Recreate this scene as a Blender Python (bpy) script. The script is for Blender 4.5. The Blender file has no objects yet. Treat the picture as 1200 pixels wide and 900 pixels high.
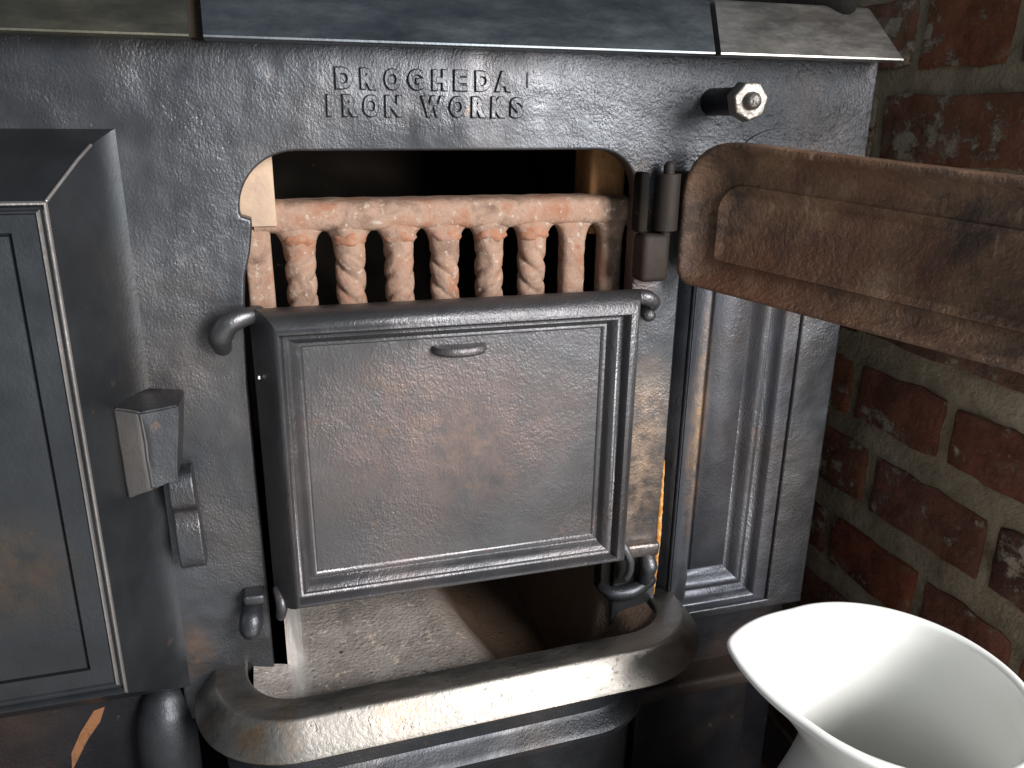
import bpy, bmesh, math, random
from mathutils import Vector, Matrix, noise
random.seed(7)
PI = math.pi
scene = bpy.context.scene
col = scene.collection

# ------------------------------------------------------------------ camera
cam_d = bpy.data.cameras.new("camera"); cam = bpy.data.objects.new("camera", cam_d); col.objects.link(cam)
cam_d.sensor_fit = 'HORIZONTAL'; cam_d.sensor_width = 36.0
cam_d.lens = 36.0 * 964.987 / 1200.0
cam_d.clip_start = 0.01; cam_d.clip_end = 100
rx = (0.95899908, -0.28309533, 0.01333452); uy = (0.07897639, 0.31213075, 0.94675083); bz = (-0.27218285, -0.90688005, 0.32169094)
cam.matrix_world = Matrix(((rx[0], uy[0], bz[0], -0.12141939), (rx[1], uy[1], bz[1], -0.58405931), (rx[2], uy[2], bz[2], 0.16891433), (0, 0, 0, 1)))
scene.camera = cam
# ------------------------------------------------------------------ dim room light
world = bpy.data.worlds.new("World"); scene.world = world; world.use_nodes = True
bg = world.node_tree.nodes['Background']; bg.inputs[0].default_value = (0.72, 0.86, 1.0, 1); bg.inputs[1].default_value = 0.17
# ------------------------------------------------------------------ window light (front right) and weak cool fill lamp added at front left
def area(name, loc, target, sx, sy, power, color):
    l = bpy.data.lights.new(name, 'AREA'); l.shape = 'RECTANGLE'; l.size = sx; l.size_y = sy; l.energy = power; l.color = color
    o = bpy.data.objects.new(name, l); col.objects.link(o); o.location = loc
    o.rotation_euler = (Vector(target) - Vector(loc)).to_track_quat('-Z', 'Y').to_euler(); return o
area("window_light", (1.12, -1.95, 0.72), (0.12, 0, 0.05), 0.80, 1.30, 116, (1.0, 0.975, 0.95))
area("left_fill_light", (-0.9, -2.9, 1.1), (-0.1, 0, 0), 1.2, 1.2, 5, (0.84, 0.93, 1.0))
# ------------------------------------------------------------------ exposure
scene.view_settings.view_transform = 'Standard'; scene.view_settings.look = 'None'
scene.view_settings.exposure = 0.0; scene.view_settings.gamma = 1.0
scene.render.engine = 'CYCLES'; scene.render.resolution_x = 1024; scene.render.resolution_y = 768

# ================================================================== materials
class NB:
    def __init__(s, name):
        s.m = bpy.data.materials.new(name); s.m.use_nodes = True; s.t = s.m.node_tree
        s.b = s.t.nodes['Principled BSDF']; s.tc = s.t.nodes.new('ShaderNodeTexCoord').outputs['Object']
    def n(s, t, **k):
        x = s.t.nodes.new(t)
        for a, v in k.items(): setattr(x, a, v)
        return x
    def link(s, a, b): s.t.links.new(a, b)
    def noise(s, scale, detail=4, rough=.55, stretch=None, dist=0, co=None):
        x = s.n('ShaderNodeTexNoise'); x.inputs['Scale'].default_value = scale; x.inputs['Detail'].default_value = detail
        x.inputs['Roughness'].default_value = rough; x.inputs['Distortion'].default_value = dist
        src = co or s.tc
        if stretch:
            mp = s.n('ShaderNodeMapping'); mp.inputs['Scale'].default_value = stretch; s.link(src, mp.inputs[0]); src = mp.outputs[0]
        s.link(src, x.inputs['Vector']); return x.outputs['Fac']
    def ramp(s, f, stops):
        x = s.n('ShaderNodeValToRGB'); cr = x.color_ramp
        while len(cr.elements) < len(stops): cr.elements.new(0.5)
        for e, (p, c) in zip(cr.elements, stops):
            e.position = p; e.color = c if len(c) == 4 else (*c, 1)
        s.link(f, x.inputs[0]); return x.outputs[0]
    def mix(s, f, a, b, mode='MIX'):
        x = s.n('ShaderNodeMix', data_type='RGBA', blend_type=mode)
        for i, v in ((0, f), (6, a), (7, b)):
            if hasattr(v, 'links'): s.link(v, x.inputs[i])
            else: x.inputs[i].default_value = v if i == 0 else (*v, 1)
        return x.outputs[2]
    def math(s, op, a, b=0.0, c=None, clamp=False):
        x = s.n('ShaderNodeMath', operation=op, use_clamp=clamp)
        for i, v in enumerate((a, b, c)):
            if v is None: continue
            if hasattr(v, 'links'): s.link(v, x.inputs[i])
            else: x.inputs[i].default_value = v
        return x.outputs[0]
    def mapr(s, f, a, b, c, d):
        x = s.n('ShaderNodeMapRange'); s.link(f, x.inputs[0])
        for i, v in enumerate((a, b, c, d)): x.inputs[i + 1].default_value = v
        return x.outputs[0]
    def bump(s, h, dist, strength=1.0, normal=None):
        x = s.n('ShaderNodeBump'); x.inputs['Distance'].default_value = dist; x.inputs['Strength'].default_value = strength
        s.link(h, x.inputs['Height'])
        if normal: s.link(normal, x.inputs['Normal'])
        return x.outputs[0]
    def blob(s, c, r):                      # soft ellipsoid mask: 1 at centre c, 0 at radius r (worn or rusted place of its own)
        v = s.n('ShaderNodeVectorMath', operation='SUBTRACT'); s.link(s.tc, v.inputs[0]); v.inputs[1].default_value = c
        w = s.n('ShaderNodeVectorMath', operation='DIVIDE'); s.link(v.outputs[0], w.inputs[0]); w.inputs[1].default_value = r
        l = s.n('ShaderNodeVectorMath', operation='LENGTH'); s.link(w.outputs[0], l.inputs[0])
        return s.mapr(l.outputs['Value'], 1.0, 0.2, 0.0, 1.0)
    def out(s, color=None, rough=None, metal=None, normal=None, **k):
        for key, v in (('Base Color', color), ('Roughness', rough), ('Metallic', metal), ('Normal', normal)):
            if v is None: continue
            if hasattr(v, 'links'): s.link(v, s.b.inputs[key])
            else: s.b.inputs[key].default_value = (*v, 1) if key == 'Base Color' else v
        for a, v in k.items(): s.b.inputs[a.replace('_', ' ')].default_value = v
        return s.m

def iron(name, base=(.088, .093, .104), rough=.38, grain=.0009, pit=.3, brown=.25, tint=(.23, .17, .13), blobs=(), rust=.0, big=.6, metal=.78, zone=None, spec=.5):
    b = NB(name)
    n1 = b.noise(9, 4); n2 = b.noise(45, 5, .6)
    c = b.mix(b.ramp(n1, [(.35, (0, 0, 0)), (.7, (1, 1, 1))]), tuple(x * .72 for x in base), tuple(x * 1.18 for x in base))
    c = b.mix(b.math('MULTIPLY', b.ramp(b.noise(5.5, 3, .6, dist=.4), [(.48, (0, 0, 0)), (.72, (1, 1, 1))]), brown), c, tint)
    for (cc, rr, tc_, am) in blobs:
        m = b.math('MULTIPLY', b.blob(cc, rr), b.ramp(b.noise(60, 6, .7), [(.38, (.15,) * 3), (.62, (1, 1, 1))]))
        c = b.mix(b.math('MULTIPLY', m, am), c, tc_)
    spots = b.ramp(b.noise(77, 2, .4), [(.735, (0, 0, 0)), (.77, (1, 1, 1))])
    c = b.mix(b.math('MULTIPLY', spots, .16 + rust), c, (.36, .20, .11))
    r = b.math('ADD', b.mapr(n2, .3, .7, rough - .05, rough + .06), b.mapr(b.noise(13, 5, .65, stretch=(1, 1, .7)), .35, .65, -.09, .10))
    # cast skin: fine orange peel, larger swells, sparse pits
    h1 = b.noise(620, 3, .55, stretch=(1, 1, .7)); h2 = b.noise(215, 5, .62); h3 = b.noise(20, 2, .5)
    vo = b.n('ShaderNodeTexVoronoi'); vo.inputs['Scale'].default_value = 240; b.link(b.tc, vo.inputs['Vector'])
    pits = b.mapr(vo.outputs['Distance'], .0, .22, 0.0, 1.0)
    pm = b.ramp(b.noise(30, 3), [(.5, (0, 0, 0)), (.62, (1, 1, 1))])
    ph = b.math('MULTIPLY', b.math('SUBTRACT', pits, 1.0), b.math('MULTIPLY', pm, .35 * pit))
    amt = b.ramp(b.noise(11, 3, .6), [(.38, (.25,) * 3), (.66, (1, 1, 1))])
    if zone:
        zz = b.blob(*zone); amt = b.math('ADD', b.math('MULTIPLY', amt, .55), b.math('MULTIPLY', zz, .9))
        h1 = b.math('ADD', h1, b.math('MULTIPLY', b.math('ADD', b.math('MULTIPLY', b.noise(105, 6, .68, stretch=(1, 1, 1.5)), 2.2), b.math('MULTIPLY', b.noise(34, 5, .6, stretch=(1, 1, 1.3), dist=.6), 4.5)), b.math('MULTIPLY', zz, zz)))
    h = b.math('MULTIPLY', b.math('ADD', b.math('MULTIPLY', h1, .5), b.math('MULTIPLY', h2, .55)), amt)
    h = b.math('ADD', h, ph); h = b.math('ADD', h, b.math('MULTIPLY', h3, big * 3))
    nrm = b.bump(h, grain)
    return b.out(c, r, metal, nrm, Specular_IOR_Level=spec)

M = {}
M['plate'] = iron('cast_iron_front', grain=.0021, zone=((.27, 0, .17), (.22, .2, .14)), blobs=[((.168, 0, -.12), (.035, .05, .11), (.46, .33, .24), .85), ((-.2, 0, -.235), (.02, .03, .03), (.3, .16, .08), .5), ((.15, 0, .06), (.03, .04, .08), (.16, .10, .07), .9)])
# rougher skin towards the knob corner
M['ashbox'] = iron('ash_box_iron', grain=.0012, base=(.075, .08, .09), rough=.45, brown=.3)
M['letters'] = iron('cast_iron_letters', grain=.0007)
M['drop'] = iron('cast_iron_drop_door', grain=.0013, big=.2, brown=.35, tint=(.215, .16, .145), base=(.125, .124, .132), rough=.37, blobs=[((.0, -.02, -.07), (.13, .06, .08), (.25, .175, .155), .7), ((-.04, -.02, -.02), (.05, .06, .03), (.20, .15, .13), .5)])
M['oven'] = iron('cast_iron_oven_door', grain=.0005, base=(.060, .066, .074), rough=.40, brown=.5, tint=(.10, .072, .05), blobs=[((-.3, -.05, -.12), (.05, .06, .05), (.15, .10, .065), .6)])
M['dark'] = iron('blackened_iron', grain=.0008, base=(.020, .021, .026), rough=.5, brown=.4, tint=(.11, .07, .05))
M['soot_shade'] = iron('soot_and_shade_black', grain=.001, base=(.012, .011, .01), rough=.8, brown=.2, metal=.0, spec=.05)  # soot black; on the lug pocket and pilaster gap it stands for shade
M['hinge'] = iron('brown_hinge_iron', grain=.0008, base=(.018, .013, .010), rough=.7, brown=.5, tint=(.06, .03, .02), metal=.2)
M['pil'] = iron('cast_iron_pilaster', grain=.0012, base=(.115, .123, .145), brown=.3, blobs=[((.224, 0, -.09), (.012, .05, .13), (.42, .27, .16), .8)])
M['boss'] = iron('pale_iron_boss', grain=.0003, base=(.17, .175, .185), rough=.45, brown=.1)
M['worn'] = iron('rubbed_iron', grain=.0007, base=(.33, .31, .30), rough=.42, brown=.4)

def steel(name, base, rough, blobs=(), grain=.00012, brown=.5, tint=(.30, .23, .17), speck=.12):
    b = NB(name)
    c = b.mix(b.ramp(b.noise(14, 5, .65), [(.35, (0, 0, 0)), (.68, (1, 1, 1))]), tuple(x * .75 for x in base), base)
    c = b.mix(b.math('MULTIPLY', b.ramp(b.noise(8, 3), [(.5, (0, 0, 0)), (.7, (1, 1, 1))]), brown), c, tint)
    for (cc, rr, t_, am) in blobs:
        m = b.math('MULTIPLY', b.blob(cc, rr), b.ramp(b.noise(40, 5, .7), [(.4, (.1,) * 3), (.62, (1, 1, 1))]))
        c = b.mix(b.math('MULTIPLY', m, am), c, t_)
    sp = b.ramp(b.noise(110, 4, .7), [(.60, (0, 0, 0)), (.70, (1, 1, 1))])
    c = b.mix(b.math('MULTIPLY', sp, speck), c, tuple(x * .4 for x in base))
    r = b.mapr(b.noise(60, 6, .7, stretch=(.3, 1, 1)), .3, .7, rough - .09, rough + .13)
    h = b.math('ADD', b.noise(300, 4, .6), b.math('MULTIPLY', b.noise(50, 4), 1.5)); h = b.math('SUBTRACT', h, b.math('MULTIPLY', sp, speck * .6))
    return b.out(c, r, 1.0, b.bump(h, grain))
M['rail'] = steel('worn_steel_rail', (.34, .32, .295), .43, grain=.0003, speck=.75, tint=(.27, .23, .19), blobs=[((-.15, -.065, -.265), (.035, .045, .02), (.42, .22, .08), .8), ((-.05, -.09, -.265), (.04, .03, .02), (.5, .33, .22), .6)])
M['hob_brown'] = steel('hob_steel_brown', (.20, .19, .15), .40, tint=(.22, .17, .11))
M['hob_blue'] = steel('hob_steel_blue', (.17, .19, .21), .40, tint=(.16, .17, .19), brown=.3)
M['hob_grey'] = steel('hob_steel_grey', (.38, .365, .35), .38)
M['bolt'] = steel('bolt_steel', (.36, .335, .31), .46, grain=.0011, speck=.6)

def earthy(name, cols, bumpd, rough=.85, scale=30, speck=None, spec=.3):
    b = NB(name)
    c = b.ramp(b.noise(scale, 5, .65, dist=.5), [(.3, cols[0]), (.5, cols[1]), (.68, cols[2])])
    if speck:
        c = b.mix(b.ramp(b.noise(190, 3, .6), [(.6, (0, 0, 0)), (.68, (1, 1, 1))]), c, speck)
    h = b.math('ADD', b.noise(220, 5, .65), b.math('MULTIPLY', b.noise(50, 4), 1.4))
    return b.out(c, rough, 0.0, b.bump(h, bumpd), Specular_IOR_Level=spec)
M['grate'] = earthy('rusty_pink_grate', ((.12, .07, .05), (.32, .21, .155), (.27, .12, .07)), .0009, scale=38, speck=(.40, .32, .26), rough=.75)
M['blob'] = earthy('rust_red_collar', ((.22, .10, .06), (.32, .15, .09), (.28, .20, .17)), .0009, scale=70)
M['firebrick'] = earthy('pale_firebrick', ((.34, .24, .16), (.48, .35, .25), (.40, .29, .22)), .0006, scale=30)
M['firebrick_dark'] = earthy('scorched_firebrick', ((.10, .05, .025), (.30, .15, .06), (.18, .085, .03)), .0008, scale=30)
M['ash0'] = earthy('ash_coated_iron', ((.20, .175, .16), (.33, .29, .265), (.40, .36, .33)), .0022, scale=26, speck=(.62, .52, .44), rough=.7)
M['ash_smooth'] = earthy('pale_ash_streaked_iron', ((.34, .34, .34), (.44, .44, .43), (.50, .48, .45)), .0005, scale=40, rough=.55)
def ash_mat():
    b = NB('ash_coated_iron_floor'); sx = b.n('ShaderNodeSeparateXYZ'); b.link(b.tc, sx.inputs[0])
    c = b.ramp(b.noise(24, 6, .7, dist=.5), [(.3, (.20, .175, .16)), (.5, (.33, .29, .265)), (.68, (.44, .40, .37))])
    c = b.mix(b.ramp(b.noise(120, 4, .7), [(.60, (0, 0, 0)), (.66, (.8, .8, .8))]), c, (.66, .55, .46))
    c = b.mix(b.ramp(b.noise(85, 3, .6), [(.28, (1, 1, 1)), (.33, (0, 0, 0))]), c, (.05, .045, .04))
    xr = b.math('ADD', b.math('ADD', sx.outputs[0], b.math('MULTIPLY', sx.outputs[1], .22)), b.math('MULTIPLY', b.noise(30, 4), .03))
    c = b.mix(b.mapr(xr, .005, .075, 0, .92), c, (.11, .065, .04))  # right half browned to stand in for the shade lying there
    xx = b.math('ADD', sx.outputs[0], b.math('MULTIPLY', b.noise(40, 3), .006))
    m = b.math('MULTIPLY', b.mapr(xx, -.1285, -.1250, 0, 1), b.mapr(xx, -.1180, -.1080, 1, 0))
    c = b.mix(b.math('MULTIPLY', m, .6), c, b.ramp(b.noise(300, 3, .6, stretch=(1, .06, .06)), [(.35, (.30, .30, .30)), (.65, (.46, .45, .43))]))
    vo = b.n('ShaderNodeTexVoronoi'); vo.inputs['Scale'].default_value = 150; b.link(b.tc, vo.inputs['Vector'])
    h = b.math('ADD', b.math('MULTIPLY', b.noise(330, 4, .6), .6), b.math('MULTIPLY', b.mapr(vo.outputs['Distance'], 0, .5, 1, 0), b.ramp(b.noise(40, 3), [(.45, (0, 0, 0)), (.6, (.3, .3, .3))])))
    h = b.math('MULTIPLY', h, b.math('SUBTRACT', 1.0, b.math('MULTIPLY', m, .8)))
    return b.out(c, .62, .0, b.bump(h, .0022), Specular_IOR_Level=.4)
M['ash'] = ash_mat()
def door_mat():
    b = NB('scorched_brown_iron')
    c = b.ramp(b.noise(15, 9, .72, dist=.5), [(.30, (.025, .017, .014)), (.43, (.095, .058, .040)), (.55, (.20, .115, .068)), (.70, (.36, .25, .165))])
    c = b.mix(b.ramp(b.noise(7, 3, .6), [(.5, (0, 0, 0)), (.68, (.8, .8, .8))]), c, (.14, .055, .03))
    c = b.mix(b.ramp(b.noise(26, 4, .7, stretch=(1, 1, .25)), [(.64, (0, 0, 0)), (.70, (.7, .7, .7))]), c, (.42, .32, .22))
    h = b.math('ADD', b.noise(260, 5, .7), b.math('MULTIPLY', b.noise(60, 6, .65), 1.6))
    return b.out(c, b.mapr(b.noise(30), .3, .7, .38, .66), .15, b.bump(h, .0016))
M['opendoor'] = door_mat()
M['rust'] = earthy('bright_orange_rust', ((.30, .12, .03), (.52, .24, .06), (.66, .46, .24)), .0012, scale=120)
M['rust_streak'] = earthy('dull_rust', ((.11, .05, .025), (.22, .10, .045), (.15, .07, .035)), .0006, scale=90)
M['paint_fleck'] = earthy('white_fleck', ((.7, .7, .7), (.75, .75, .75), (.8, .8, .8)), .0001)

def brick_mat():
    b = NB('old_red_brick')
    oi = b.n('ShaderNodeObjectInfo'); rnd = oi.outputs['Random']
    g = b.n('ShaderNodeNewGeometry').outputs['Position']
    base = b.ramp(rnd, [(.0, (.17, .085, .065)), (.25, (.33, .10, .055)), (.5, (.27, .125, .09)), (.75, (.36, .13, .065)), (1., (.34, .20, .15))])
    c = b.mix(b.ramp(b.noise(35, 6, .65, co=g), [(.35, (0, 0, 0)), (.65, (1, 1, 1))]), b.mix(1.0, base, (.52, .5, .5), 'MULTIPLY'), base)
    c = b.mix(b.ramp(b.noise(12, 3, .6, co=g), [(.5, (0, 0, 0)), (.7, (.6, .6, .6))]), c, (.075, .045, .035))
    # limewash and mortar smears left on the faces, more on some bricks
    lim = b.noise(30, 9, .74, co=g, stretch=(1, 1, 1.3))
    thr = b.mapr(b.noise(5, 2, co=g), .4, .62, .06, -.06)
    l = b.ramp(b.math('SUBTRACT', lim, thr), [(.55, (0, 0, 0)), (.61, (.85, .85, .85))])
    c = b.mix(l, c, (.50, .42, .32))
    h = b.math('ADD', b.math('MULTIPLY', b.noise(170, 6, .7, co=g), 1.0), b.math('MULTIPLY', b.noise(32, 4, .6, co=g), 2.2)); h = b.math('ADD', h, b.math('MULTIPLY', l, .35))
    sm = b.ramp(b.noise(9, 8, .75, co=g, dist=.5), [(.56, (0, 0, 0)), (.64, (.75, .75, .75))])
    c = b.mix(sm, c, (.27, .20, .12))
    return b.out(c, .95, 0, b.bump(h, .0032), Specular_IOR_Level=.12)
M['brick'] = brick_mat()
M['mortar'] = earthy('sandy_mortar', ((.21, .165, .11), (.37, .295, .20), (.50, .41, .29)), .0035, scale=22, rough=.9)
M['bounce_floor'] = earthy('pale_bounce_floor', ((.58, .57, .54), (.65, .64, .61), (.70, .69, .66)), .0008, scale=6, rough=.5)  # pale colour for the unseen floor that bounces light
M['hearth'] = earthy('dark_hearth_stone', ((.045, .03, .025), (.07, .05, .04), (.09, .06, .05)), .002, scale=14)
def jug_mat():
    b = NB('white_glazed_ceramic')
    return b.out((.95, .955, .925), .16, 0, b.bump(b.noise(18, 2), .0006, .5), Specular_IOR_Level=.45)
M['jug'] = jug_mat()

# ================================================================== helpers
def link(o, parent=None):
    col.objects.link(o)
    if parent:
        o.parent = parent; o.matrix_parent_inverse = Matrix.Translation(-parent.location)
    return o
def meshobj(name, verts, faces, mat, parent=None, angle=35, bump=None):
    me = bpy.data.meshes.new(name); me.from_pydata([tuple(v) for v in verts], [], faces)
    bm = bmesh.new(); bm.from_mesh(me); bmesh.ops.recalc_face_normals(bm, faces=bm.faces); bm.to_mesh(me); bm.free()
    if isinstance(mat, (list, tuple)):
        for m in mat: me.materials.append(m)
    else: me.materials.append(mat)
    return finish(name, me, parent, angle)
def finish(name, me, parent=None, angle=35):
    me.shade_smooth(); me.set_sharp_from_angle(angle=math.radians(angle))
    return link(bpy.data.objects.new(name, me), parent)
def bmobj(name, bm, mat, parent=None, angle=35):
    me = bpy.data.meshes.new(name); bmesh.ops.recalc_face_normals(bm, faces=bm.faces); bm.to_mesh(me); bm.free(); me.materials.append(mat)
    return finish(name, me, parent, angle)
def thing(name, loc, label, cat, group=None):
    o = bpy.data.objects.new(name, None); o.empty_display_size = .02; o.location = loc; col.objects.link(o)
    o['label'] = label; o['category'] = cat
    if group: o['group'] = group
    return o
def box(name, x0, x1, y0, y1, z0, z1, mat, parent=None, bev=.002, seg=3, rough=0.0, cuts=0, seed=0):
    bm = bmesh.new(); bmesh.ops.create_cube(bm, size=1)
    for v in bm.verts:
        v.co = Vector(((x0 + x1) / 2 + v.co.x * (x1 - x0), (y0 + y1) / 2 + v.co.y * (y1 - y0), (z0 + z1) / 2 + v.co.z * (z1 - z0)))
    if bev: bmesh.ops.bevel(bm, geom=bm.edges[:], offset=bev, segments=seg, profile=.5, affect='EDGES')
    if cuts: bmesh.ops.subdivide_edges(bm, edges=[e for e in bm.edges if e.calc_length() > bev * 3], cuts=cuts, use_grid_fill=True)
    if rough:
        for v in bm.verts: v.co += noise.noise_vector(v.co * 40 + Vector((seed, seed * 2, 0))) * rough
    return bmobj(name, bm, mat, parent, 40)
def nested(name, loops, mat, parent=None, angle=28, cap=True, worn=(), wmat=None):
    """rectangular mouldings: loops of (x0, x1, z0, z1, y) from the outside in, mitred at the corners"""
    vs, fs = [], []
    for (x0, x1, z0, z1, y) in loops: vs += [(x0, y, z0), (x1, y, z0), (x1, y, z1), (x0, y, z1)]
    for i in range(len(loops) - 1):
        for k in range(4):
            a = i * 4 + k; b = i * 4 + (k + 1) % 4; fs.append((a, b, b + 4, a + 4))
    if cap: n = (len(loops) - 1) * 4; fs.append((n, n + 1, n + 2, n + 3))
    o = meshobj(name, vs, fs, mat, parent, angle)
    if worn:
        o.data.materials.append(wmat)
        for w in worn: o.data.polygons[w].material_index = 1
    return o
def curve_plate(name, splines, y0, y1, bevel, mat, parent=None, res=4, angle=35):
    """flat outlines (x, z) with holes, cut from a plate between depths y0 and y1, edges rounded"""
    cu = bpy.data.curves.new(name, 'CURVE'); cu.dimensions = '2D'; cu.fill_mode = 'BOTH'
    cu.extrude = abs(y1 - y0) / 2 - bevel; cu.bevel_depth = bevel; cu.bevel_resolution = res; cu.offset = -bevel
    for pts in splines:
        sp = cu.splines.new('POLY'); sp.points.add(len(pts) - 1); sp.use_cyclic_u = True
        for p, q in zip(sp.points, pts): p.co = (q[0], q[1], 0, 1)
    o = bpy.data.objects.new(name, cu); col.objects.link(o)
    dg = bpy.context.evaluated_depsgraph_get(); me = bpy.data.meshes.new_from_object(o.evaluated_get(dg))
    bpy.data.objects.remove(o); bpy.data.curves.remove(cu)
    ym = (y0 + y1) / 2
    for v in me.vertices: v.co = Vector((v.co.x, ym - v.co.z, v.co.y))
    bm = bmesh.new(); bm.from_mesh(me); bmesh.ops.remove_doubles(bm, verts=bm.verts, dist=1e-6); bmesh.ops.recalc_face_normals(bm, faces=bm.faces); bm.to_mesh(me); bm.free()
    me.materials.clear(); me.materials.append(mat); me.name = name
    return finish(name, me, parent, angle)
def poly_plate(name, pts, y0, y1, mat, parent=None):
    n = len(pts); bm = bmesh.new()
    a = [bm.verts.new((x, y0, z)) for x, z in pts]; b = [bm.verts.new((x, y1, z)) for x, z in pts]
    f1 = bm.faces.new(a); f2 = bm.faces.new(list(reversed(b)))
    for k in range(n): bm.faces.new((a[k], b[k], b[(k + 1) % n], a[(k + 1) % n]))
    bmesh.ops.triangulate(bm, faces=[f1, f2])
    return bmobj(name, bm, mat, parent, 40)
def arc(cx, cz, r, a0, a1, n=10):
    return [(cx + r * math.cos(math.radians(a0 + (a1 - a0) * i / n)), cz + r * math.sin(math.radians(a0 + (a1 - a0) * i / n))) for i in range(n + 1)]
def smooth_path(pts, n=6):
    P = [Vector(p) for p in pts]; out = []
    for i in range(len(P) - 1):
        p0 = P[max(i - 1, 0)]; p1 = P[i]; p2 = P[i + 1]; p3 = P[min(i + 2, len(P) - 1)]
        for k in range(n):
            t = k / n
            out.append(.5 * ((2 * p1) + (-p0 + p2) * t + (2 * p0 - 5 * p1 + 4 * p2 - p3) * t * t + (-p0 + 3 * p1 - 3 * p2 + p3) * t ** 3))
    out.append(P[-1]); return out
def tube(name, pts, radii, mat, parent=None, seg=14, n=6, flat=1.0, flat_axis=None, round_ends=True):
    path = smooth_path(pts, n) if n > 1 else [Vector(p) for p in pts]; m = len(path)
    if not isinstance(radii, (list, tuple)): radii = [radii] * len(pts)
    R = [radii[min(int(i / max(n, 1)), len(radii) - 1)] * (1 - (i % n) / n) + radii[min(int(i / n) + 1, len(radii) - 1)] * ((i % n) / n) for i in range(m)] if n > 1 else list(radii)
    t0 = (path[1] - path[0]).normalized(); t1 = (path[-1] - path[-2]).normalized()
    if round_ends:
        pre = [(path[0] - t0 * R[0] * math.sin(a), R[0] * math.cos(a)) for a in (1.45, 1.1, .7, .35)]
        post = [(path[-1] + t1 * R[-1] * math.sin(a), R[-1] * math.cos(a)) for a in (.35, .7, 1.1, 1.45)]
        path = [p for p, _ in pre] + path + [p for p, _ in post]; R = [r for _, r in pre] + R + [r for _, r in post]
    vs, fs = [], []; up = Vector((0, -1, 0)) if flat_axis is None else Vector(flat_axis); m = len(path)
    for i, p in enumerate(path):
        t = (path[min(i + 1, m - 1)] - path[max(i - 1, 0)]).normalized()
        s = t.cross(up)
        if s.length < .05: s = t.cross(Vector((0.3, 0, 1)))
        s.normalize(); w = s.cross(t).normalized()
        for k in range(seg):
            a = 2 * PI * k / seg; vs.append(p + s * math.cos(a) * R[i] + w * math.sin(a) * R[i] * flat)
    for i in range(m - 1):
        for k in range(seg):
            a = i * seg + k; b = i * seg + (k + 1) % seg; fs.append((a, b, b + seg, a + seg))
    fs.append(tuple(range(seg))); fs.append(tuple(range((m - 1) * seg, m * seg)))
    return meshobj(name, vs, fs, mat, parent, 50)
def roughen(o, amp, freq, seed=0):
    for v in o.data.vertices: v.co += noise.noise_vector(v.co * freq + Vector((seed, 3 * seed, 7))) * amp
def disc(name, cx, cz, r, y0, y1, bev, mat, parent=None, seg=40, sides=None):
    n = sides or seg
    return curve_plate(name, [[(cx + r * math.cos(2 * PI * k / n + .2), cz + r * math.sin(2 * PI * k / n + .2)) for k in range(n)]], y0, y1, bev, mat, parent)
def prism_x(name, prof, x0f, x1f, mat, parent=None, angle=30):
    """profile [(y, z)] run along x; x0f/x1f give the end of each profile point"""
    n = len(prof); vs = [(x0f(p), p[0], p[1]) for p in prof] + [(x1f(p), p[0], p[1]) for p in prof]
    fs = [(i, (i + 1) % n, n + (i + 1) % n, n + i) for i in range(n)] + [tuple(range(n)), tuple(range(n, 2 * n))]
    return meshobj(name, vs, fs, mat, parent, angle)

# ================================================================== hearth and side wall
hearth = box('hearth_floor', -1.5, 1.5, -.42, .9, -.60, -.56, M['hearth'], None, .003); hearth['kind'] = 'structure'
rf = meshobj('floor', [(-2.5, -4.0, -.572), (2.5, -4.0, -.572), (2.5, -.40, -.572), (-2.5, -.40, -.572)], [(0, 1, 2, 3)], M['bounce_floor']); rf['kind'] = 'structure'  # unseen pale floor, added to bounce window light up onto the iron

WX = .44
wall = thing('brick_wall', (WX + .06, -.1, -.56), 'old red brick side wall with sandy mortar, right of the black stove', 'wall')
def mortar_sheet():
    ny, nz = 60, 80; y0, y1, z0, z1 = -.215, .75, -.56, .60
    vs, fs = [], []
    for j in range(nz + 1):
        for i in range(ny + 1):
            y = y0 + (y1 - y0) * i / ny; z = z0 + (z1 - z0) * j / nz
            vs.append((WX + .0012 + noise.noise(Vector((0, y * 22, z * 22))) * .0025, y, z))
    w = ny + 1
    for j in range(nz):
        for i in range(ny): a = j * w + i; fs.append((a, a + 1, a + w + 1, a + w))
    # solid wall behind
    b = len(vs)
    vs.extend([(WX + .22, y0, z0), (WX + .22, y1, z0), (WX + .22, y0, z1), (WX + .22, y1, z1)])
    fs += [(0, w * nz, b + 2, b), tuple([*range(0, w)] + [b + 1, b]), tuple([*range(w * nz, w * nz + w)] + [b + 3, b + 2]), (b, b + 1, b + 3, b + 2), (ny, b + 1, b + 3, w * nz + ny)]
    return meshobj('mortar', vs, fs, M['mortar'], wall, 50)
mortar_sheet()
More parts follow.
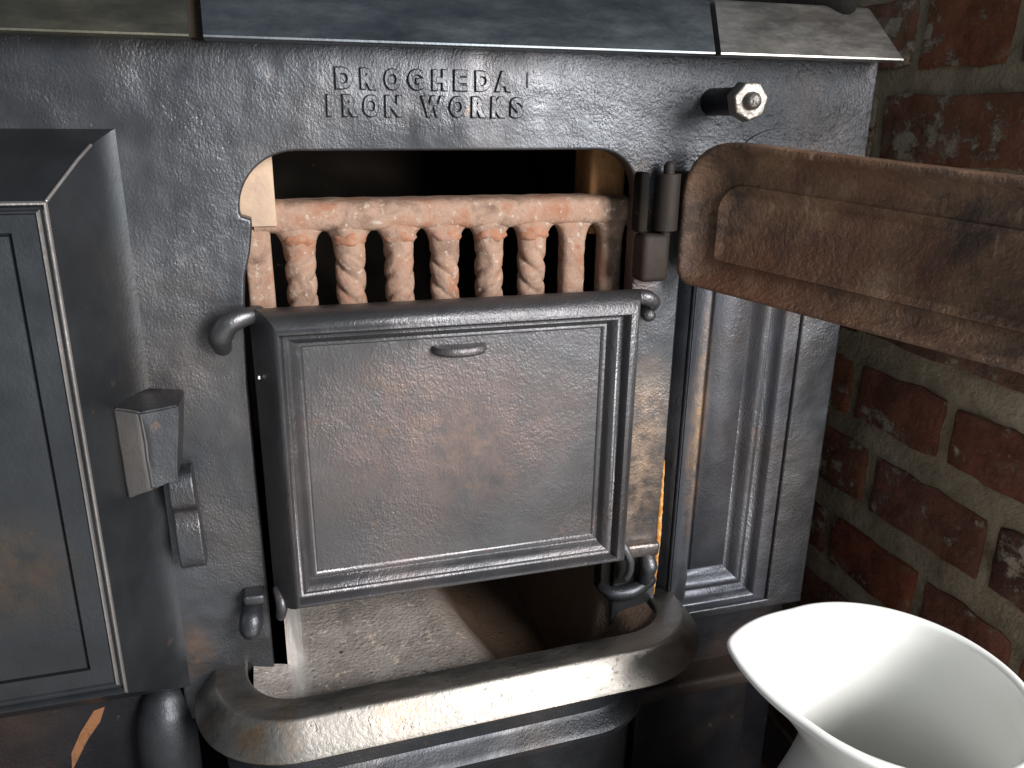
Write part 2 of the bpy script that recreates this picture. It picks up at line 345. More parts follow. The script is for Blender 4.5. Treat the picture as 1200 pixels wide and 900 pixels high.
def brick(y0, y1, z0, z1, seed):
    rng = random.Random(seed)
    cy, cz = (y0 + y1) / 2, (z0 + z1) / 2; hy, hz = abs(y1 - y0) / 2, (z1 - z0) / 2
    ny, nz = 9, 6; vs, fs = [], []
    proud = rng.uniform(.0012, .0045); tilt = rng.uniform(-.02, .02)
    rings = [(0.0, -.012), (0.0, proud * .35), (.0022, proud * .8), (.0055, proud)]
    def out(t, ins):   # outline point, slightly irregular
        per = [(-1, -1), (1, -1), (1, 1), (-1, 1)]
        s = int(t) % 4; f = t - int(t); a = per[s]; b2 = per[(s + 1) % 4]
        u = a[0] + (b2[0] - a[0]) * f; v = a[1] + (b2[1] - a[1]) * f
        # knock the corners off
        k = 1 - .05 * max(0, (abs(u) * abs(v)) ** 6)
        y = u * (hy - ins) * (1 - .015 * max(0, (abs(u * v)) ** 8)); z = v * (hz - ins) * k
        n = noise.noise(Vector((seed * 3.1, (cy + y) * 60, (cz + z) * 60)))
        return y * (1 + n * .045) + tilt * z, z * (1 + n * .13)
    K = 28
    for ins, pr in rings:
        for k in range(K):
            y, z = out(k * 4 / K, ins); vs.append((WX - pr + noise.noise(Vector((seed, y * 50, z * 50))) * .0012, cy + y, cz + z))
    c2 = []
    for k in range(K):
        y, z = out(k * 4 / K, .0055); vs.append((WX - proud - noise.noise(Vector((seed * 2, y * 35, z * 35))) * .0022, cy + y * .55, cz + z * .55))
    vs.append((WX - proud, cy, cz))
    for i in range(4):
        for k in range(K): a = i * K + k; b = i * K + (k + 1) % K; fs.append((a, b, b + K, a + K))
    for k in range(K): fs.append((4 * K + k, 4 * K + (k + 1) % K, 5 * K))
    return meshobj('brick', vs, fs, M['brick'], wall, 60)
courses = [   # (z0, z1, joints along the wall seen in the photograph)
    (.288, .346, [-.20, -.09, .01, .125, .24, .36, .47, .58]),
    (.203, .264, [-.21, -.150, -.043, .063, .175, .285, .40, .51, .62]),
    (.124, .184, [-.205, -.122, .098, .20, .42, .54, .65]),
    (.040, .100, [-.21, -.165, -.05, .06, .18, .30, .41, .52, .64]),
    (-.043, .016, [-.21, -.142, .078, .19, .30, .42, .53, .64]),
    (-.128, -.072, [-.21, -.162, -.048, .075, .20, .31, .43, .54]),
    (-.212, -.155, [-.21, -.114, .034, .145, .26, .37, .48]),
    (-.296, -.242, [-.212, -.160, -.052, .080, .20, .31, .42]),
    (-.380, -.324, [-.21, -.11, .01, .13, .24, .36]),
    (-.464, -.408, [-.21, -.16, -.05, .06, .18, .30]),
    (-.548, -.492, [-.21, -.11, .01, .13, .24, .36]),
]
sd = 1
for z0, z1, js in courses:
    for a, b in zip(js[:-1], js[1:]):
        if b - a < .03: continue
        j = .009
        brick(a + j / 2 + .002, b - j / 2 - .002, z0 + random.uniform(-.002, .002), z1 + random.uniform(-.002, .002), sd); sd += 1

# ================================================================== the stove
stove = thing('cast_iron_stove', (0, .2, -.56), 'black cast iron range cooker with raised maker\'s lettering over its open fire hole', 'stove')
# ---- front plate with the fire hole and the pilaster recess
hole = (arc(.118, .1055, .0325, 0, 90, 10) + arc(-.098, .0985, .0390, 90, 180, 12)
        + [(-.1362, .0955), (-.1300, .0935), (-.1300, .088), (-.1325, .072), (-.1375, .055), (-.1395, .035), (-.1425, -.02), (-.1425, -.245), (-.1425, -.400), (.1505, -.400), (.1505, -.20), (.1505, 0)])
rec = [(.1925, -.2785), (.3125, -.2785), (.3125, .075), (.1925, .075)]
outl = [(-.80, -.268), (-.212, -.268), (-.212, -.300), (-.165, -.300), (-.165, -.42), (.168, -.42), (.168, -.288), (.352, -.288), (.352, .206), (-.80, .206)]
plate = curve_plate('front_plate', [outl, hole, rec], 0.0, .016, .0022, M['plate'], stove)
# ---- pilaster moulding inside the recess
pl = [(0.2075, .3135, -.2795, .076, .004), (0.2078, .3120, -.2775, .073, .0035), (0.2080, .2995, -.2735, .073, .0030), (0.2083, .2980, -.2720, .07, .0042),
      (0.2086, .2960, -.2700, .07, .0090), (0.2090, .2935, -.2675, .07, .0125), (0.2096, .2905, -.2645, .07, .0140), (0.2102, .2885, -.2625, .065, .0125), (0.2110, .2868, -.2605, .065, .0085), (0.2120, .2845, -.2580, .06, .0062),
      (0.2130, .2815, -.2550, .06, .0065), (0.2150, .2785, -.2520, .06, .0090), (0.2180, .2755, -.2490, .06, .0130), (0.2220, .2725, -.2460, .06, .0165), (0.2290, .2690, -.2425, .06, .0185), (0.2300, .2672, -.2400, .06, .0180), (0.2305, .2662, -.2385, .06, .0095), (0.2320, .2645, -.2365, .06, .0080)]
nested('pilaster_panel', pl, M['pil'], stove, 50)
bd = [(.1960, .0320), (.1966, .0270), (.1985, .0222), (.2015, .0172), (.2054, .0124), (.2100, .0082), (.2152, .0048), (.2205, .0029), (.2245, .0032), (.2262, .0060), (.2300, .0100), (.2300, .0320)]
box('pilaster_back', .1600, .3200, .0330, .0360, -.30, .10, M['soot_shade'], stove, 0)  # black sheet added behind the gap to keep it dark like shade
meshobj('pilaster_bead', [(x, y, z) for z in (.072, -.2660) for x, y in bd], [(i, (i + 1) % 12, 12 + (i + 1) % 12, 12 + i) for i in range(12)] + [tuple(range(12)), tuple(range(12, 24))], M['pil'], stove, 40)
# rusted edge of the plate where it meets the pilaster
rp = [(.1915 + noise.noise(Vector((0, 0, z * 60))) * .0006, .0005, z) for z in [-.120 - .006 * i for i in range(23)]]
re_ = tube('rusted_edge', rp, [.0006 + .0018 * math.sin(PI * i / 22) for i in range(23)], M['rust'], stove, seg=8, n=2); roughen(re_, .0006, 300)
# ---- lettering cast on the plate
def letter(ch, cx, zb, w, h, tilt=0):
    cu = bpy.data.curves.new('letter', 'FONT'); cu.body = ch; cu.size = 1; cu.extrude = .012; cu.bevel_depth = .050; cu.bevel_resolution = 3; cu.offset = .046; cu.resolution_u = 4
    o = bpy.data.objects.new('letter', cu); col.objects.link(o)
    me = bpy.data.meshes.new_from_object(o.evaluated_get(bpy.context.evaluated_depsgraph_get())); bpy.data.objects.remove(o); bpy.data.curves.remove(cu)
    xs = [v.co.x for v in me.vertices]; ys = [v.co.y for v in me.vertices]; zs = [v.co.z for v in me.vertices]
    ax, bx, ay, by, az = min(xs), max(xs), min(ys), max(ys), max(zs)
    for v in me.vertices:
        x = (v.co.x - (ax + bx) / 2) / (bx - ax) * w; z = (v.co.y - ay) / (by - ay) * h; d = v.co.z / az * .0026
        x += noise.noise(Vector((x * 200 + cx * 90, z * 200, 1))) * .0005; z += noise.noise(Vector((x * 200, z * 200 + cx * 70, 5))) * .0005
        v.co = Vector((cx + x + tilt * z, .0004 - d, zb + z))
    me.materials.clear(); me.materials.append(M['plate'])
    o = finish('raised_letter', me, stove, 60); return o
for ch, x, w in (('D', -.0645, .0118), ('R', -.0485, .0110), ('O', -.0325, .0115), ('G', -.0170, .0112), ('H', -.0005, .0110), ('E', .0140, .0098), ('D', .0298, .0110), ('A', .0440, .0120)):
    letter(ch, x, .1765, w, .0142)
for ch, x, w in (('I', -.0752, .0030), ('R', -.0610, .0112), ('O', -.0475, .0115), ('N', -.0325, .0115), ('W', -.0055, .0175), ('O', .0115, .0118), ('R', .0270, .0112), ('K', .0408, .0110), ('S', .0540, .0105)):
    letter(ch, x, .1592, w, .0148, .02)
box('raised_tick', .0615, .0625, -.0012, .002, .180, .190, M['letters'], stove, .0004, 2)
# ---- round boss half hidden by the open door, hinge parts
disc('hinge_boss', .268, .1085, .0455, -.0022, .002, .0010, M['plate'], stove)
box('hinge_block', .1500, .1735, -.018, .003, .0405, .0775, M['hinge'], stove, .005, 4, .0005, 1, 3)
box('hinge_bracket', .1480, .1560, -.012, .003, .0775, .1225, M['soot_shade'], stove, .003, 3)
tube('hinge_pin', [(.1700, -.012, .070), (.1700, -.012, .1265)], .0042, M['hinge'], stove, n=1)
# ---- bolt with a hexagonal nut
tube('stud', [(.2075, .002, .1725), (.2075, -.044, .1730)], .0098, M['dark'], stove, seg=20, n=1, round_ends=False)
nut = disc('nut', .2075, .1730, .0138, -.0545, -.0425, .0022, M['bolt'], stove, sides=7)
tube('bolt_end', [(.2070, -.050, .1732), (.2070, -.0560, .1732)], .0062, M['bolt'], stove, n=1)
roughen(nut, .0011, 120)
# ---- hob: three steel-edged plates with a bevelled lip
prof = [(-.0295, .2030), (-.0306, .2040), (-.0306, .2052), (-.0298, .2062), (-.0090, .2395), (-.0060, .2415), (.36, .2415), (.36, .206), (.002, .206), (.002, .2035)]
def slant(xb, xt): return lambda p: xb + (xt - xb) * min(1, max(0, (p[1] - .2035) / .037))
prism_x('hob_plate', prof, slant(-.80, -.80), slant(-.1555, -.1560), M['hob_brown'], stove)
prism_x('hob_plate', prof, slant(-.1475, -.1480), slant(.1895, .1935), M['hob_blue'], stove)
prism_x('hob_plate', prof, slant(.1940, .1980), slant(.3485, .3290), M['hob_grey'], stove)
prism_x('hob_underside', [(-.020, .2040), (-.005, .2300), (.30, .2300), (.30, .2040)], lambda p: -.79, lambda p: .32, M['soot_shade'], stove)
rim = tube('hob_rim', [(.20, .17, .2440), (.262, .05, .2440), (.300, -.003, .2435), (.312, -.002, .2430), (.326, .03, .243)], [.004, .0070, .0088, .0086, .006], M['soot_shade'], stove, seg=12)
# ---- firebox cavity
def cavity():
    x0, x1, y0, y1, z0, z1 = -.150, .160, .016, .30, -.43, .175
    vs = [(x0, y0, z0), (x1, y0, z0), (x1, y0, z1), (x0, y0, z1), (x0, y1, z0), (x1, y1, z0), (x1, y1, z1), (x0, y1, z1)]
    return meshobj('firebox_lining', vs, [(0, 1, 5, 4), (1, 2, 6, 5), (2, 3, 7, 6), (3, 0, 4, 7), (4, 5, 6, 7)], M['soot_shade'], stove)
cavity()
box('stove_body', -.80, .345, .302, .345, -.56, .2035, M['soot_shade'], stove, 0)
box('stove_side', .336, .3515, .0165, .30, -.287, .2030, M['dark'], stove, .001)
# ---- lower plinth, left and right of the hearth
box('plinth_panel', -.80, -.2155, .010, .030, -.56, -.2685, M['dark'], stove, .003)
box('plinth_ledge', .140, .352, -.006, .030, -.370, -.354, M['hinge'], stove, .005)
box('plinth_back', .1700, .3500, .022, .050, -.56, -.2885, M['dark'], stove, .003)
curve_plate('plinth_plate', [[(.185, -.56), (.185, -.3725)] + [(.296, -.3725)] + arc(.298, -.385, .011, 80, 0, 5) + [(.309, -.56)]], .006, .030, .003, M['dark'], stove)
tube('plinth_column', [(-.232, .012, -.56), (-.231, .010, -.40), (-.229, .006, -.31), (-.228, .008, -.285)], [.024, .024, .023, .018], M['ashbox'], stove, seg=20)
st = meshobj('rust_streak', [(-.279, .0095, -.282), (-.271, .0095, -.280), (-.276, .0095, -.293), (-.287, .0095, -.308), (-.302, .0095, -.335), (-.300, .0095, -.318), (-.291, .0095, -.300), (-.285, .0095, -.291)], [(0, 1, 2, 3, 4, 5, 6, 7)], M['rust_streak'], stove)

# ---- hearth rail: chamfered steel bar bowed round the ash hole
def upath(off, xl=-.188, xr=.213, yf=-.073, r=.066, yb=.012, n=14):
    """outline of the bow in plan, pushed outwards by off"""
    P = [(xl - off, yb)]
    R = r + off
    P += [(xl + r - R * math.cos(a), yf + r - R * math.sin(a)) for a in [PI / 2 * k / n for k in range(n + 1)]]
    P += [(xl + r + (xr - xl - 2 * r) * k / 8, yf - off) for k in range(1, 8)]
    P += [(xr - r + R * math.sin(a), yf + r - R * math.cos(a)) for a in [PI / 2 * k / n for k in range(n + 1)]]
    P += [(xr + off, yb)]
    return [(x, y + .03 * x * min(1, max(0, -y / .05))) for x, y in P]
def bow(name, profile, mat, parent, angle=30, closed=True, **k):
    rows = [upath(o, **k) for o, z in profile]; m = len(rows[0]); vs, fs = [], []
    for row, (o, z) in zip(rows, profile): vs += [(x, y, z) for x, y in row]
    q = len(profile)
    for i in range(q if closed else q - 1):
        i2 = (i + 1) % q
        for j in range(m - 1): fs.append((i * m + j, i * m + j + 1, i2 * m + j + 1, i2 * m + j))
    if closed: fs += [tuple(i * m for i in range(q)), tuple(i * m + m - 1 for i in range(q))]
    return meshobj(name, vs, fs, mat, parent, angle)
bow('hearth_rail', [(-.0255, -.2560), (-.0240, -.2548), (-.0030, -.2548), (-.0012, -.2556), (.0000, -.2570), (.0145, -.2760), (.0155, -.2785), (.0145, -.2805), (.0110, -.2815), (-.0200, -.2830), (-.0255, -.2800)], M['rail'], stove, 32)
# ---- ash box front under the rail, and the moulding below it
bow('ash_box_front', [(-.024, -.284), (-.011, -.2835), (-.012, -.3130), (-.013, -.3170), (-.0105, -.3205), (-.0020, -.3245), (.0015, -.3290), (.0000, -.3350), (-.0070, -.3400), (-.0110, -.3460), (-.016, -.56)], M['ashbox'], stove, 40, closed=False, xl=-.183, xr=.178)
# ---- ash chute: floor with a pale rounded left side
def chute():
    xs = [-.1580, -.150, -.142, -.136, -.132, -.129, -.126, -.1225, -.119, -.114, -.108, -.10] + [-.08 + .02 * i for i in range(11)] + [.13, .138, .145, .150, .156, .165, .175, .184]
    ys = [-.0475, -.042, -.035, -.025, -.015, -.008, -.002, .004, .012, .02, .03, .045, .06, .08, .10, .13, .16, .19, .22, .26, .298]
    vs, fs, mi = [], [], []
    for y in ys:
        for x in xs:
            z = -.2690
            t = min(1, max(0, (y - .004) / .014)); t = t * t * (3 - 2 * t)
            front = 0
            if x < -.119: front = (-.119 - x) / .040 * .011
            if x > .140: front = (x - .140) / .045 * .010
            back = 0
            if x < -.119: back = min(1, ((-.119 - x) / .0165)) ** 1.6 * .085
            if x > .125: back = min(1, ((x - .125) / .030)) ** 1.4 * .085
            xb = .018 - .22 * (y - .02); pit = min(1, max(0, (x - xb + .01) / .085)); z -= .085 * pit * pit * (3 - 2 * pit) * (1 if x < .125 else max(0, 1 - (x - .125) / .03))  # added pit: floor sunk on the right so that it falls in shade
            zz = z + front * (1 - t) + back * t + .10 * max(0, y - .10)
            X = x
            zz += noise.noise(Vector((x * 45, y * 45, 0))) * .0016 + noise.noise(Vector((x * 190, y * 190, 4))) * .0007
            if y < -.03: X = X
            vs.append((X, y + .03 * x * min(1, max(0, -y / .05)), zz))
    w = len(xs)
    for j in range(len(ys) - 1):
        for i in range(w - 1):
            if i < 4 and ys[j + 1] > .006: continue          # the side wall stops short of the plate and leaves a dark slot
            fs.append((j * w + i, j * w + i + 1, (j + 1) * w + i + 1, (j + 1) * w + i)); mi.append(0)
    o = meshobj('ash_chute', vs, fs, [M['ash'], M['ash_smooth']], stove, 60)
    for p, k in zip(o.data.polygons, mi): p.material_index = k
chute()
# ---- lugs on the plate that the drop door hangs from
k1 = tube('stop_lug', [(-.1540, .002, -.2000), (-.1550, -.014, -.2040), (-.1560, -.018, -.2110)], [.0075, .0088, .0088], M['plate'], stove, seg=16)
roughen(k1, .0008, 90)
box('lug_shelf', -.1600, -.1440, -.014, .004, -.1950, -.1860, M['plate'], stove, .0025, 3, .0006, 1, 5)
# right lug: blacked-in pocket with a shelf and two cheeks
box('lug_block', .1510, .1890, -.010, .010, -.2060, -.1930, M['plate'], stove, .003, 3, .0007, 1, 8)
tube('lug_cheek', [(.1790, .000, -.206), (.1800, -.008, -.216), (.1780, -.006, -.230)], [.0060, .0078, .0060], M['plate'], stove)
tube('lug_shelf', [(.1860, .000, -.236), (.165, -.006, -.241), (.148, -.004, -.241), (.1415, .004, -.238)], [.006, .0075, .0065, .004], M['plate'], stove)
box('lug_pocket_shade', .1400, .1500, .004, .02, -.245, -.200, M['soot_shade'], stove, .001)  # solid black slabs: the pocket's shade put in as colour
box('lug_pocket_shade', .1505, .1720, -.0012, .010, -.234, -.207, M['soot_shade'], stove, .0005)

# ================================================================== fire grate
grate = thing('fire_grate', (.01, .03, -.08), 'rusty pink fire grate of twisted upright bars inside the fire hole', 'grate')
def top_bar():
    n = 60; prof = []
    for k in range(14):
        a = PI * (k / 13) + PI / 2; prof.append((.036 - .016 * abs(math.cos(a)) ** .55, .0908 + .0112 * math.copysign(abs(math.sin(a)) ** .55, math.sin(a))))
    prof += [(.052, .0795), (.052, .1015)]
    vs, fs = [], []; q = len(prof)
    for i in range(n + 1):
        x = -.1290 + .283 * i / n
        for (y, z) in prof:
            e = noise.noise(Vector((x * 60, y * 60, z * 60))) * .0011
            vs.append((x, y + e, z + e * .7))
    for i in range(n):
        for k in range(q): fs.append((i * q + k, i * q + (k + 1) % q, (i + 1) * q + (k + 1) % q, (i + 1) * q + k))
    fs += [tuple(range(q)), tuple(range(n * q, n * q + q))]
    return meshobj('top_bar', vs, fs, M['grate'], grate, 60)
top_bar()
bx = [-.0990, -.0632, -.0270, .0078, .0430, .0775, .1110, .1430]
def bar(x, hand, z0=-.08, z1=.0840):
    """one upright: twisted below, flaring at the top so that neighbours meet in an arch under the rail"""
    n, seg = 110, 32; vs, fs = [], []
    for i in range(n + 1):
        z = z1 + (z0 - z1) * i / n; tw = hand * 2 * PI * (z - z1) / .050
        fl = max(0, (z - .0655) / (.0805 - .0655)); fl = min(1, fl); flare = (.0186 - .0108) * (1 - math.sqrt(max(0, 1 - fl * fl)))
        amp = .24 * min(1, max(0, (.066 - z) / .008))
        for k in range(seg):
            a = 2 * PI * k / seg
            if hand:
                ph = ((3 * (a - tw)) / (2 * PI)) % 1.0          # rounded strands with a sharp valley between
                r = .0112 * (1 - amp * (2 * abs(ph - .5)) ** 3)
            else: r = .0100 / max(abs(math.cos(a)) ** 3.2 + abs(math.sin(a)) ** 3.2, .1) ** (1 / 3.2) * .98
            r *= 1 + .05 * noise.noise(Vector((math.cos(a) * 1.6 + x * 99, math.sin(a) * 1.6, z * 110))) + .03 * noise.noise(Vector((math.cos(a) * 5 + x * 9, math.sin(a) * 5, z * 400)))
            vs.append((x + (r + flare) * math.cos(a), .031 + r * math.sin(a) * .9, z))
    for i in range(n):
        for k in range(seg): fs.append((i * seg + k, i * seg + (k + 1) % seg, (i + 1) * seg + (k + 1) % seg, (i + 1) * seg + k))
    o = meshobj('twisted_bar' if hand else 'plain_bar', vs, fs, M['grate'], grate, 60)
    if hand:
        bm = bmesh.new(); bmesh.ops.create_uvsphere(bm, u_segments=24, v_segments=16, radius=1)
        for v in bm.verts:
            e = 1 + .22 * noise.noise(v.co * 1.9 + Vector((x * 50, 0, 0))) + .10 * noise.noise(v.co * 5 + Vector((x * 90, 0, 0)))
            v.co = Vector((x + v.co.x * .0122 * e, .0295 + v.co.y * .0098 * e, .0752 + v.co.z * .0085 * e))
        bmobj('collar', bm, M['blob'], o, 80)
box('end_bar', -.1370, -.1185, .022, .040, -.08, .0850, M['grate'], grate, .003, 3, .0006, 6, 2)
for x, hnd in zip(bx, (1, -1, 1, -1, 1, -1, 0, 0)): bar(x, hnd)
fl = thing('firebrick', (-.126, .03, .02), 'pale beige firebrick at the left end of the fire hole', 'firebrick')
box('brick_face', -.1480, -.1135, .0175, .0480, .0860, .1500, M['firebrick'], fl, .0012, 2, .0004, 2, 2)
fr = thing('firebrick', (.14, .03, .09), 'scorched orange-brown firebrick at the right end of the fire hole', 'firebrick')
box('brick_face', .1270, .1580, .0370, .075, .0700, .1500, M['firebrick_dark'], fr, .004, 3, .0012, 3, 4)

# ================================================================== drop door below the grate
drop = thing('drop_door', (.0, -.015, -.19), 'heavy panelled iron drop door hanging below the fire grate, small lip handle', 'stove door')
dl = [(-.1360, .1500, -.1930, .0270, .0020), (-.1370, .1515, -.1945, .0290, -.0010), (-.1370, .1520, -.1950, .0320, -.0050), (-.1365, .1520, -.1950, .0348, -.0100),
      (-.1335, .1510, -.1945, .0358, -.0160), (-.1300, .1490, -.1940, .0350, -.0220), (-.1260, .1460, -.1925, .0325, -.0285), (-.1225, .1425, -.1905, .0285, -.0330),
      (-.1200, .1390, -.1885, .0240, -.0350), (-.1190, .1365, -.1865, .0215, -.0350),
      (-.1184, .1352, -.1855, .0203, -.0335), (-.1180, .1345, -.1850, .0196, -.0295), (-.1172, .1335, -.1840, .0188, -.0275), (-.1155, .1315, -.1825, .0175, -.0268),
      (-.1135, .1290, -.1805, .0162, -.0275), (-.1115, .1268, -.1785, .0148, -.0262), (-.1100, .1250, -.1765, .0135, -.0235), (-.1088, .1238, -.1750, .0122, -.0210), (-.1075, .1228, -.1737, .0112, -.0200),
      (-.1060, .1212, -.1720, .0100, -.0205), (-.1048, .1200, -.1705, .0090, -.0200), (-.1035, .1186, -.1690, .0078, -.0182)]
dd = nested('door_panel', dl, M['drop'], drop, 40)
def half_moon():
    vs, fs = [], []; n = 16; cx, z = .0075, .0015   # a thin half-round lip standing out of the panel
    for (zz, s, yy) in ((.0010, 1.00, 0), (.0002, 1.04, -.0002), (-.0028, 1.06, -.0004), (-.0050, 1.00, .0), (-.0060, .92, .001)):
        for k in range(n + 1):
            a = PI * k / n; vs.append((cx - .0195 * s * math.cos(a), -.0172 - (.0145 * s) * math.sin(a) ** .8 + yy, z + zz))
    for i in range(4):
        for k in range(n): fs.append((i * (n + 1) + k, i * (n + 1) + k + 1, (i + 1) * (n + 1) + k + 1, (i + 1) * (n + 1) + k))
    fs += [tuple(range(n + 1)), tuple(range(4 * (n + 1), 5 * (n + 1)))]
    return meshobj('lip_handle', vs, fs, M['drop'], drop, 40)
half_moon()
h1 = tube('hook', [(-.1310, -.010, .0310), (-.1400, -.015, .0305), (-.1500, -.017, .0275), (-.1560, -.015, .0180), (-.1560, -.009, .0090)], [.0062, .0066, .0078, .0080, .0066], M['drop'], drop, seg=16); roughen(h1, .0009, 80)
h2 = tube('hook', [(.1480, -.012, .0290), (.1560, -.016, .0290), (.1635, -.014, .0250), (.1665, -.008, .0190)], [.006, .0060, .0055, .0035], M['drop'], drop, seg=16); roughen(h2, .0007, 80)
h3 = tube('hook_nub', [(.1625, .002, .0175), (.1630, -.0085, .0135)], .0058, M['drop'], drop, n=1); roughen(h3, .0010, 120)
tube('bottom_hook', [(.1460, -.010, -.183), (.1520, -.014, -.190), (.1575, -.016, -.202), (.1590, -.014, -.214), (.1570, -.012, -.222)], [.0050, .0042, .0034, .0034, .0030], M['drop'], drop, seg=12)
tube('bottom_eye', [(-.1340, -.012, -.184), (-.1320, -.020, -.193), (-.1335, -.018, -.204)], [.004, .0045, .0038], M['drop'], drop, seg=12)
box('paint_fleck', -.1345, -.1330, -.0195, -.0185, -.0130, -.0105, M['paint_fleck'], drop, .0003, 1)

# ================================================================== open fire door
od = thing('fire_door', (.1800, -.0180, .038), 'shallow rusty brown fire door swung open on the right, inner side showing', 'stove door')
dirv = Vector((.454, -.891, -.062)); nrm = Vector((-.891, -.454, 0)); O = Vector((.1800, -.0150, 0))
def rr(u0, u1, z0, z1, rt, rb, n=8):
    P = []
    for (cx, cz, r, a0) in ((u0 + rb, z0 + rb, rb, 180), (u1 - rb, z0 + rb, rb, 270), (u1 - rt, z1 - rt, rt, 0), (u0 + rt, z1 - rt, rt, 90)):
        P += arc(cx, cz, r, a0, a0 + 90, n)
    return P
def pan(U1=.300):
    z0, z1 = .0400, .1480
    L = [(.002, .003, -.0175), (0, 0, -.0155), (0, 0, -.0020), (.0008, .0008, -.0004), (.0022, .002, .0), (.0042, .0035, -.0004), (.0058, .0050, -.0026), (.0085, .0072, -.0066), (.0140, .0112, -.0098), (.0210, .0160, -.0112), (.0270, .0208, -.0112), (.0282, .0218, -.0096), (.0296, .0228, -.0098), (.0330, .026, -.0128)]
    vs, fs = [], []; m = None
    for i, (it, ib, nn) in enumerate(L):
        P = rr(it * .95, U1 - it, z0 + ib, z1 - it * 1.05, max(.042 - it * .75, .008), max(.012 - ib * .5, .003)); m = len(P)
        for u, z in P:
            e = noise.noise(Vector((u * 40, z * 40, nn * 100))) * .0009
            p = O + dirv * u + nrm * (nn + e); vs.append((p.x, p.y, z + dirv.z * u))
    for i in range(len(L) - 1):
        for k in range(m): fs.append((i * m + k, i * m + (k + 1) % m, (i + 1) * m + (k + 1) % m, (i + 1) * m + k))
    fs += [tuple(range(m)), tuple(range((len(L) - 1) * m, len(L) * m))]
    return meshobj('door_pan', vs, fs, M['opendoor'], od, 45)
pan()
def leaf():
    vs = []
    for u, t in ((-.012, 0), (.004, 0)):
        for n_ in (-.004, -.018):
            for z in (.0785, .1225):
                p = O + dirv * u + nrm * n_; vs.append((p.x, p.y, z))
    return meshobj('hinge_leaf', vs, [(0, 1, 3, 2), (4, 5, 7, 6), (0, 1, 5, 4), (2, 3, 7, 6), (0, 2, 6, 4), (1, 3, 7, 5)], M['hinge'], od)
leaf()
tube('hinge_barrel', [(.1700, -.012, .0800), (.1700, -.012, .1215)], .0092, M['hinge'], od, n=1, seg=20, round_ends=False)

# ================================================================== oven door on the left
ov = thing('oven_door', (-.4, -.03, -.26), 'big dark oven door with sloping edges, left of the fire hole', 'oven door')
ol = [(-.78, -.2020, -.2690, .1530, .0020), (-.78, -.2085, -.2660, .1500, -.0010), (-.78, -.2140, -.2640, .1460, -.0050), (-.78, -.2190, -.2580, .1420, -.0120), (-.77, -.2255, -.2480, .1340, -.0240), (-.77, -.2390, -.2240, .1135, -.0535), (-.77, -.2396, -.2228, .1126, -.0550), (-.77, -.2406, -.2218, .1116, -.0552), (-.77, -.2416, -.2208, .1106, -.0540),
      (-.77, -.2424, -.2200, .1098, -.0512), (-.77, -.2440, -.2186, .1086, -.0508), (-.77, -.2450, -.2176, .1076, -.0520), (-.77, -.2460, -.2166, .1066, -.0520), (-.77, -.2470, -.2156, .1056, -.0505),
      (-.77, -.2605, -.2030, .0955, -.0505), (-.77, -.2610, -.2025, .0950, -.0460), (-.77, -.2622, -.2013, .0938, -.0460), (-.77, -.2626, -.2008, .0934, -.0500), (-.76, -.2680, -.1960, .0880, -.0506)]
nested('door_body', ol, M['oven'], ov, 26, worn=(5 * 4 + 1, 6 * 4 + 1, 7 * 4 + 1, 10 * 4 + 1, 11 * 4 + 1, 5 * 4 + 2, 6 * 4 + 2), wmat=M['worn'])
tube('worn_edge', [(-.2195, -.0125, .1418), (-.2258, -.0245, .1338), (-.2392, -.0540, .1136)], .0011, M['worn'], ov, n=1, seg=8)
def catch():
    # wedge-shaped catch casting on the door's bevelled side
    vs = [(-.2265, -.027, -.0225), (-.2255, -.027, -.0895), (-.2080, -.037, -.0785), (-.2090, -.037, -.0235), (-.1860, -.034, -.0225), (-.1925, -.034, -.0755), (-.2250, -.005, -.0205), (-.2245, -.005, -.0850), (-.1845, .001, -.0225), (-.1910, .001, -.0740), (-.205, -.002, -.0195)]
    fs = [(0, 1, 2, 3), (3, 2, 5, 4), (4, 5, 9, 8), (0, 3, 4, 8, 10, 6), (0, 6, 7, 1), (1, 7, 9, 5, 2)]
    me = bpy.data.meshes.new('latch_block'); me.from_pydata(vs, [], fs)
    bm = bmesh.new(); bm.from_mesh(me); bmesh.ops.recalc_face_normals(bm, faces=bm.faces)
    bmesh.ops.bevel(bm, geom=bm.edges[:], offset=.0012, segments=2, affect='EDGES'); bmesh.ops.subdivide_edges(bm, edges=[e for e in bm.edges if e.calc_length() > .006], cuts=4, use_grid_fill=True)
    for v in bm.verts: v.co += noise.noise_vector(v.co * 90) * .0008
    o = bmobj('latch_block', bm, M['plate'], ov, 40)
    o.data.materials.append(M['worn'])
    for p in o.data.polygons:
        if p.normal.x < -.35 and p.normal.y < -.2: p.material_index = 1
catch()
lp = [(.000, -.0780), (-.012, -.0785), (-.0175, -.0860), (-.0190, -.0960), (-.0180, -.1040), (-.0135, -.1090), (-.0130, -.1160), (-.0160, -.1260), (-.0170, -.1380), (-.0160, -.1500), (-.0120, -.1555), (.000, -.1560)]
lv = prism_x('latch_lever', [(q.y, q.z) for q in smooth_path([(0, a, b) for a, b in lp], 4)], lambda p: -.2015 - (p[1] + .078) * .02, lambda p: -.1845 - (p[1] + .078) * .03, M['plate'], ov, 50)
mb = lv.modifiers.new('round', 'BEVEL'); mb.width = .0014; mb.segments = 3; mb.limit_method = 'ANGLE'

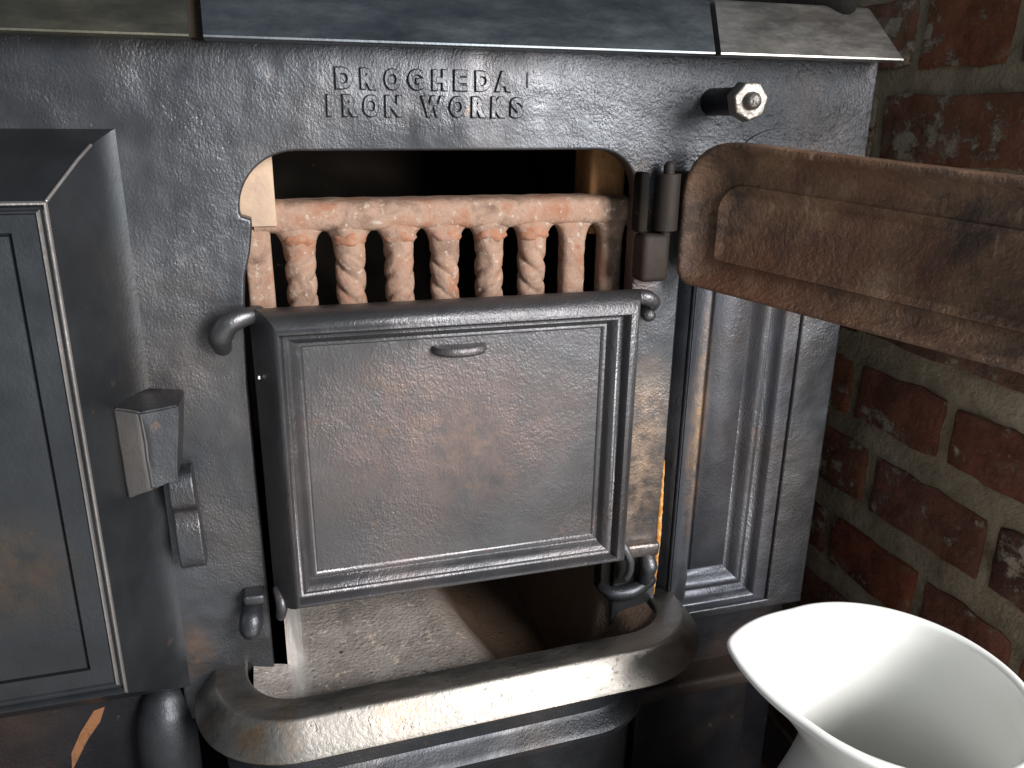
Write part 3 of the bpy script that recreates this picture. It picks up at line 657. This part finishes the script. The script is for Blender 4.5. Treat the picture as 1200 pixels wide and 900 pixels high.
# ================================================================== white jug
jug = thing('ceramic_jug', (.268, -.207, -.56), 'large glossy white ceramic jug with a broad spout, standing right of the stove', 'jug')
def jug_mesh():
    seg = 96; JC = Vector((.2655, -.2125)); vs, fs = [], []; sa = math.radians(148)
    outer = [(-.560, .050), (-.556, .062), (-.545, .066), (-.52, .078), (-.48, .095), (-.44, .103), (-.40, .103), (-.36, .095), (-.325, .082), (-.300, .0745), (-.280, .0690), (-.265, .0675), (-.252, .0690), (-.240, .0725), (-.228, .0770), (-.216, .0805), (-.207, .0850), (-.2025, .0868)]
    lip = [(-.1990, .0870), (-.1972, .0852), (-.1968, .0832), (-.1974, .0808), (-.1995, .0788)]
    inner = [(-.207, .0762), (-.218, .0718), (-.232, .0700), (-.248, .0665), (-.262, .0650), (-.280, .0660), (-.300, .0710), (-.33, .079), (-.37, .094), (-.42, .099), (-.47, .092), (-.52, .072), (-.548, .050), (-.552, .02)]
    prof = outer + lip + inner
    for z, r in prof:
        w = max(0, min(1, (z + .262) / .062)); w = w * w
        for k in range(seg):
            a = 2 * PI * k / seg; d = abs((a - sa + PI) % (2 * PI) - PI)
            sp = max(0, 1 - d / .80); sp = sp ** 1.35
            R = r + sp * .0215 * w + .004 * w * math.exp(-(d / 1.2) ** 2)
            zz = z + sp * .004 * w
            vs.append((JC.x + .014 * (1 - w) + R * math.cos(a), JC.y - .003 * (1 - w) + R * math.sin(a) * (1 + .06 * w), zz))
    n = len(prof)
    for i in range(n - 1):
        for k in range(seg): fs.append((i * seg + k, i * seg + (k + 1) % seg, (i + 1) * seg + (k + 1) % seg, (i + 1) * seg + k))
    fs += [tuple(range(seg)), tuple(range((n - 1) * seg, n * seg))]
    o = meshobj('jug_body', vs, fs, M['jug'], jug, 80)
    sub = o.modifiers.new('smooth', 'SUBSURF'); sub.levels = 1; sub.render_levels = 1
jug_mesh()
ha = math.radians(148 + 180); hv = Vector((math.cos(ha), math.sin(ha), 0)); jc = Vector((.268, -.207, 0))
tube('jug_handle', [jc + hv * .100 + Vector((0, 0, -.240)), jc + hv * .118 + Vector((0, 0, -.232)), jc + hv * .150 + Vector((0, 0, -.27)), jc + hv * .150 + Vector((0, 0, -.33)), jc + hv * .112 + Vector((0, 0, -.40))], [.010, .009, .009, .009, .010], M['jug'], jug, seg=16)
